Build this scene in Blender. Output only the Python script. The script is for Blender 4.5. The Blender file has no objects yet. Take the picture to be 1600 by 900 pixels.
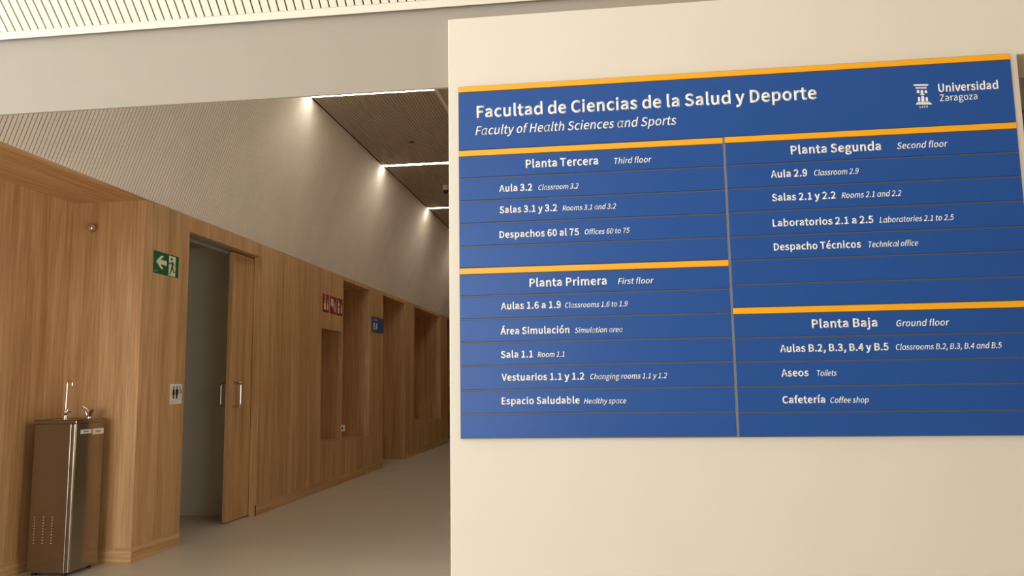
import bpy, bmesh, math, random
from mathutils import Vector, Matrix

S = bpy.context.scene
C = S.collection

# ---------------------------------------------------------------- camera
cam_d = bpy.data.cameras.new('camera')
cam = bpy.data.objects.new('camera', cam_d)
C.objects.link(cam)
S.camera = cam
FPX, YAW, PITCH, ROLL = 1221.04, -0.122127, 0.120292, -0.0146909
cam_d.sensor_width = 36.0
cam_d.lens = FPX / 1600.0 * 36.0
cam_d.clip_start = 0.05
cy, sy, cp, sp = math.cos(YAW), math.sin(YAW), math.cos(PITCH), math.sin(PITCH)
fw = Vector((sy * cp, cy * cp, sp))
rt = Vector((cy, -sy, 0.0))
up = rt.cross(fw)
r2 = math.cos(ROLL) * rt + math.sin(ROLL) * up
u2 = -math.sin(ROLL) * rt + math.cos(ROLL) * up
m = Matrix((r2, u2, -fw)).transposed().to_4x4()
m.translation = Vector((0, 0, 1.2))
cam.matrix_world = m

# ---------------------------------------------------------------- world, lights, exposure
S.view_settings.view_transform = 'Standard'
S.view_settings.look = 'None'
S.view_settings.gamma = 1.0
S.view_settings.use_curve_mapping = False
S.view_settings.exposure = 0.33
S.cycles.use_denoising = True
S.cycles.max_bounces = 10
S.cycles.diffuse_bounces = 6
S.cycles.glossy_bounces = 4
S.cycles.sample_clamp_indirect = 6.0

W = bpy.data.worlds.new('world')
S.world = W
W.use_nodes = True
W.node_tree.nodes['Background'].inputs[0].default_value = (0.75, 0.86, 1.0, 1)
W.node_tree.nodes['Background'].inputs[1].default_value = 1.0


def area(name, loc, target, sx, sy_, power, col, spread=180):
    d = bpy.data.lights.new(name, 'AREA')
    d.shape = 'RECTANGLE'
    d.size, d.size_y = sx, sy_
    d.energy = power
    d.color = col
    d.spread = math.radians(spread)
    o = bpy.data.objects.new(name, d)
    C.objects.link(o)
    o.location = loc
    o.rotation_euler = (Vector(target) - Vector(loc)).to_track_quat('-Z', 'Y').to_euler()
    return o


# sky light entering through the glazed front of the hall (behind the viewer) and through its side glazing
area('facade_daylight', (-3.2, -4.85, 1.8), (-3.2, 0, 1.8), 3.8, 3.4, 200, (0.97, 0.98, 1.0))
area('side_daylight', (-5.16, 0.3, 1.8), (0, 0.3, 1.8), 3.7, 3.3, 120, (0.9, 0.96, 1.0))
# long rooflight across the hall ceiling
area('rooflight', (-1.4, 0.3, 3.93), (-1.4, 0.301, 0), 6.6, 0.7, 22, (1.0, 0.92, 0.8))
# unseen fill light added to brighten the corridor, in an opening behind the sign wall
area('corridor_fill', (-0.47, 4.0, 1.55), (-3.0, 4.0, 1.55), 2.0, 1.9, 20, (1.0, 0.98, 0.95))
# sun through the front glazing: it lands on the hall floor behind the viewer
sun_d = bpy.data.lights.new('sun', 'SUN')
sun_d.energy = 8.0
sun_d.angle = math.radians(0.6)
sun_d.color = (1.0, 0.97, 0.92)
sun = bpy.data.objects.new('sun', sun_d)
C.objects.link(sun)
sun.rotation_euler = Vector((0.12, 0.74, -0.66)).to_track_quat('-Z', 'Y').to_euler()
LED = 25.0


# ---------------------------------------------------------------- materials
def lin(c):
    return tuple(((v / 255.0) / 12.92) if v / 255.0 <= 0.04045 else (((v / 255.0) + 0.055) / 1.055) ** 2.4 for v in c) + (1.0,)


def mat(name, rgb, rough=0.6, metal=0.0, emit=0.0, spec=0.5, noise=0.0, nscale=6.0):
    M = bpy.data.materials.new(name)
    M.use_nodes = True
    nt = M.node_tree
    b = nt.nodes['Principled BSDF']
    b.inputs['Base Color'].default_value = lin(rgb)
    b.inputs['Roughness'].default_value = rough
    b.inputs['Metallic'].default_value = metal
    b.inputs['Specular IOR Level'].default_value = spec
    if emit:
        b.inputs['Emission Color'].default_value = lin(rgb)
        b.inputs['Emission Strength'].default_value = emit
    if noise:
        g = nt.nodes.new('ShaderNodeNewGeometry')
        n = nt.nodes.new('ShaderNodeTexNoise')
        n.inputs['Scale'].default_value = nscale
        n.inputs['Detail'].default_value = 4
        nt.links.new(g.outputs['Position'], n.inputs['Vector'])
        r = nt.nodes.new('ShaderNodeValToRGB')
        base = lin(rgb)
        r.color_ramp.elements[0].position = 0.3
        r.color_ramp.elements[1].position = 0.7
        r.color_ramp.elements[0].color = tuple(v * (1 - noise) for v in base[:3]) + (1,)
        r.color_ramp.elements[1].color = tuple(min(1, v * (1 + noise)) for v in base[:3]) + (1,)
        nt.links.new(n.outputs['Fac'], r.inputs['Fac'])
        nt.links.new(r.outputs['Color'], b.inputs['Base Color'])
    return M


def wood(name, dark, light, grain='z', rough=0.5):
    M = bpy.data.materials.new(name)
    M.use_nodes = True
    nt = M.node_tree
    b = nt.nodes['Principled BSDF']
    b.inputs['Roughness'].default_value = rough
    b.inputs['Specular IOR Level'].default_value = 0.35
    g = nt.nodes.new('ShaderNodeNewGeometry')

    def layer(sc_, det, dist):
        mp = nt.nodes.new('ShaderNodeMapping')
        mp.inputs['Scale'].default_value = sc_
        nt.links.new(g.outputs['Position'], mp.inputs['Vector'])
        n = nt.nodes.new('ShaderNodeTexNoise')
        n.inputs['Scale'].default_value = 1.0
        n.inputs['Detail'].default_value = det
        n.inputs['Roughness'].default_value = 0.6
        n.inputs['Distortion'].default_value = dist
        nt.links.new(mp.outputs['Vector'], n.inputs['Vector'])
        return n
    if grain == 'z':
        a = layer((7, 7, 0.42), 5, 0.7)
        f = layer((70, 70, 1.6), 4, 0.2)
    elif grain == 'y':
        a = layer((30, 0.8, 30), 5, 0.4)
        f = layer((90, 1.6, 90), 4, 0.2)
    else:
        a = layer((0.8, 30, 30), 5, 0.4)
        f = layer((1.6, 90, 90), 4, 0.2)
    mx = nt.nodes.new('ShaderNodeMath')
    mx.operation = 'MULTIPLY_ADD'
    nt.links.new(a.outputs['Fac'], mx.inputs[0])
    mx.inputs[1].default_value = 0.6
    m2 = nt.nodes.new('ShaderNodeMath')
    m2.operation = 'MULTIPLY'
    nt.links.new(f.outputs['Fac'], m2.inputs[0])
    m2.inputs[1].default_value = 0.4
    nt.links.new(m2.outputs[0], mx.inputs[2])
    r = nt.nodes.new('ShaderNodeValToRGB')
    r.color_ramp.elements[0].position = 0.38
    r.color_ramp.elements[1].position = 0.62
    r.color_ramp.elements[0].color = lin(dark)
    r.color_ramp.elements[1].color = lin(light)
    nt.links.new(mx.outputs[0], r.inputs['Fac'])
    po = layer({'z': (150, 150, 2.2), 'y': (150, 2.2, 150), 'x': (2.2, 150, 150)}[grain], 2, 0.1)
    pr = nt.nodes.new('ShaderNodeMapRange')
    pr.inputs['From Min'].default_value = 0.28
    pr.inputs['From Max'].default_value = 0.46
    pr.inputs['To Min'].default_value = 0.74
    pr.inputs['To Max'].default_value = 1.0
    nt.links.new(po.outputs['Fac'], pr.inputs['Value'])
    ml = nt.nodes.new('ShaderNodeMix')
    ml.data_type = 'RGBA'
    ml.blend_type = 'MULTIPLY'
    ml.inputs['Factor'].default_value = 1.0
    nt.links.new(r.outputs['Color'], ml.inputs['A'])
    nt.links.new(pr.outputs['Result'], ml.inputs['B'])
    nt.links.new(ml.outputs['Result'], b.inputs['Base Color'])
    return M


M_WALL = mat('white_plaster', (219, 212, 198), 0.75, noise=0.015, nscale=2.5)
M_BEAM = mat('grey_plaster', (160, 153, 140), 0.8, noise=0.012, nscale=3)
M_HALL = mat('hall_plaster', (196, 178, 150), 0.8)
M_SLATW = mat('white_slat', (238, 230, 214), 0.6)
M_SLATB = mat('beige_slat', (246, 233, 218), 0.6, noise=0.04, nscale=3)
M_SLATC = mat('taupe_slat', (182, 167, 147), 0.7)
M_DARK = mat('black_felt', (18, 16, 14), 0.95)
M_TRIMW = mat('white_trim', (240, 234, 220), 0.5)
M_FLOOR = mat('resin_floor', (200, 190, 170), 0.35, noise=0.035, nscale=1.3)
M_WOOD = wood('oak_vertical', (176, 132, 86), (217, 175, 126))
M_WOODH = wood('oak_horizontal', (180, 137, 92), (219, 178, 130), 'y')
M_WOODX = wood('oak_crosswise', (180, 137, 92), (219, 178, 130), 'x')
M_GREYW = mat('washroom_wall', (222, 219, 206), 0.7)
M_TRACK = mat('track_cover', (150, 144, 128), 0.6)
M_LED = mat('led_diffuser', (255, 246, 230), 0.5, emit=LED)
M_STEEL = mat('brushed_steel', (158, 150, 136), 0.2, 1.0, noise=0.02, nscale=30)
M_STEELD = mat('dark_steel', (96, 86, 74), 0.35, 1.0)
M_CHROME = mat('chrome', (225, 222, 215), 0.08, 1.0)
M_BLACK = mat('black_plastic', (14, 14, 15), 0.3)
M_WPL = mat('white_plastic', (226, 220, 206), 0.45)
M_BLUE = mat('blue_panel', (34, 80, 152), 0.36, spec=0.3, noise=0.02, nscale=2)
M_BLUED = mat('navy_plate', (50, 84, 146), 0.35)
M_YEL = mat('yellow_panel', (244, 172, 28), 0.4)
M_TXT = mat('white_lettering', (240, 238, 232), 0.5)
M_GAP = mat('anthracite_backing', (96, 98, 108), 0.5)
M_DIV = mat('grey_aluminium', (120, 124, 134), 0.45, 0.3)
M_GREEN = mat('safety_green', (14, 92, 52), 0.45)
M_GLOW = mat('pale_lime_film', (226, 230, 190), 0.5)
M_RED = mat('safety_red', (144, 16, 22), 0.45)
M_INK = mat('black_ink', (20, 18, 18), 0.6)
M_SOCK = mat('ivory_socket', (226, 214, 184), 0.5)


# ---------------------------------------------------------------- helpers
def box(bm, x0, x1, y0, y1, z0, z1):
    vs = [bm.verts.new((x, y, z)) for x in (x0, x1) for y in (y0, y1) for z in (z0, z1)]
    for f in ((0, 1, 3, 2), (4, 6, 7, 5), (0, 4, 5, 1), (2, 3, 7, 6), (0, 2, 6, 4), (1, 5, 7, 3)):
        bm.faces.new([vs[i] for i in f])


def obox(bm, o, a, b, c):
    """a box from corner o along the three edge vectors a, b, c"""
    o, a, b, c = Vector(o), Vector(a), Vector(b), Vector(c)
    vs = [bm.verts.new(o + a * i + b * j + c * k) for i in (0, 1) for j in (0, 1) for k in (0, 1)]
    for f in ((0, 1, 3, 2), (4, 6, 7, 5), (0, 4, 5, 1), (2, 3, 7, 6), (0, 2, 6, 4), (1, 5, 7, 3)):
        bm.faces.new([vs[i] for i in f])


def tube(bm, pts, r, n=12, caps=True):
    pts = [Vector(p) for p in pts]
    rs = r if isinstance(r, (list, tuple)) else [r] * len(pts)
    rings = []
    t0 = (pts[1] - pts[0]).normalized()
    ref = Vector((0, 0, 1)) if abs(t0.z) < 0.9 else Vector((1, 0, 0))
    u = t0.cross(ref).normalized()
    for i, p in enumerate(pts):
        if i == 0:
            t = pts[1] - pts[0]
        elif i == len(pts) - 1:
            t = pts[-1] - pts[-2]
        else:
            t = (pts[i + 1] - pts[i]).normalized() + (pts[i] - pts[i - 1]).normalized()
        t = t.normalized()
        u = (u - t * u.dot(t)).normalized()
        v = t.cross(u)
        rings.append([bm.verts.new(p + (u * math.cos(2 * math.pi * k / n) + v * math.sin(2 * math.pi * k / n)) * rs[i]) for k in range(n)])
    for a, b in zip(rings[:-1], rings[1:]):
        for k in range(n):
            bm.faces.new((a[k], a[(k + 1) % n], b[(k + 1) % n], b[k]))
    if caps:
        bm.faces.new(rings[0][::-1])
        bm.faces.new(rings[-1])


def prism(bm, poly, place, t):
    """poly: 2-D outline; place(u, v, w) -> 3-D point; t: thickness along w"""
    a = [bm.verts.new(place(u, v, 0)) for u, v in poly]
    b = [bm.verts.new(place(u, v, t)) for u, v in poly]
    n = len(poly)
    bm.faces.new(a)
    bm.faces.new(b[::-1])
    for i in range(n):
        bm.faces.new((a[i], b[i], b[(i + 1) % n], a[(i + 1) % n]))


def obj(name, bm, m_, parent=None, bevel=0.0, smooth=False, seg=2):
    bmesh.ops.recalc_face_normals(bm, faces=bm.faces[:])
    me = bpy.data.meshes.new(name)
    bm.to_mesh(me)
    bm.free()
    me.materials.append(m_)
    o = bpy.data.objects.new(name, me)
    C.objects.link(o)
    if parent is not None:
        o.parent = parent
        o.matrix_parent_inverse = Matrix.Translation(-parent.location)
    if bevel:
        b = o.modifiers.new('bevel', 'BEVEL')
        b.width = bevel
        b.segments = seg
        b.limit_method = 'ANGLE'
    if smooth:
        for p in me.polygons:
            p.use_smooth = True
        me.set_sharp_from_angle(angle=math.radians(40))
    return o


def struct(name, bm, m_, parent=None, bevel=0.0):
    o = obj(name, bm, m_, parent, bevel)
    o['kind'] = 'structure'
    return o


def thing(name, label, cat, loc=(0, 0, 0), group=None):
    o = bpy.data.objects.new(name, None)
    o.empty_display_size = 0.05
    C.objects.link(o)
    o.location = loc
    tag(o, label, cat, group)
    return o


def tag(o, label, cat, group=None):
    o['label'] = label
    o['category'] = cat
    if group:
        o['group'] = group
    return o


def BM():
    return bmesh.new()


def boxes(*bs):
    bm = BM()
    for b in bs:
        box(bm, *b)
    return bm


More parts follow.
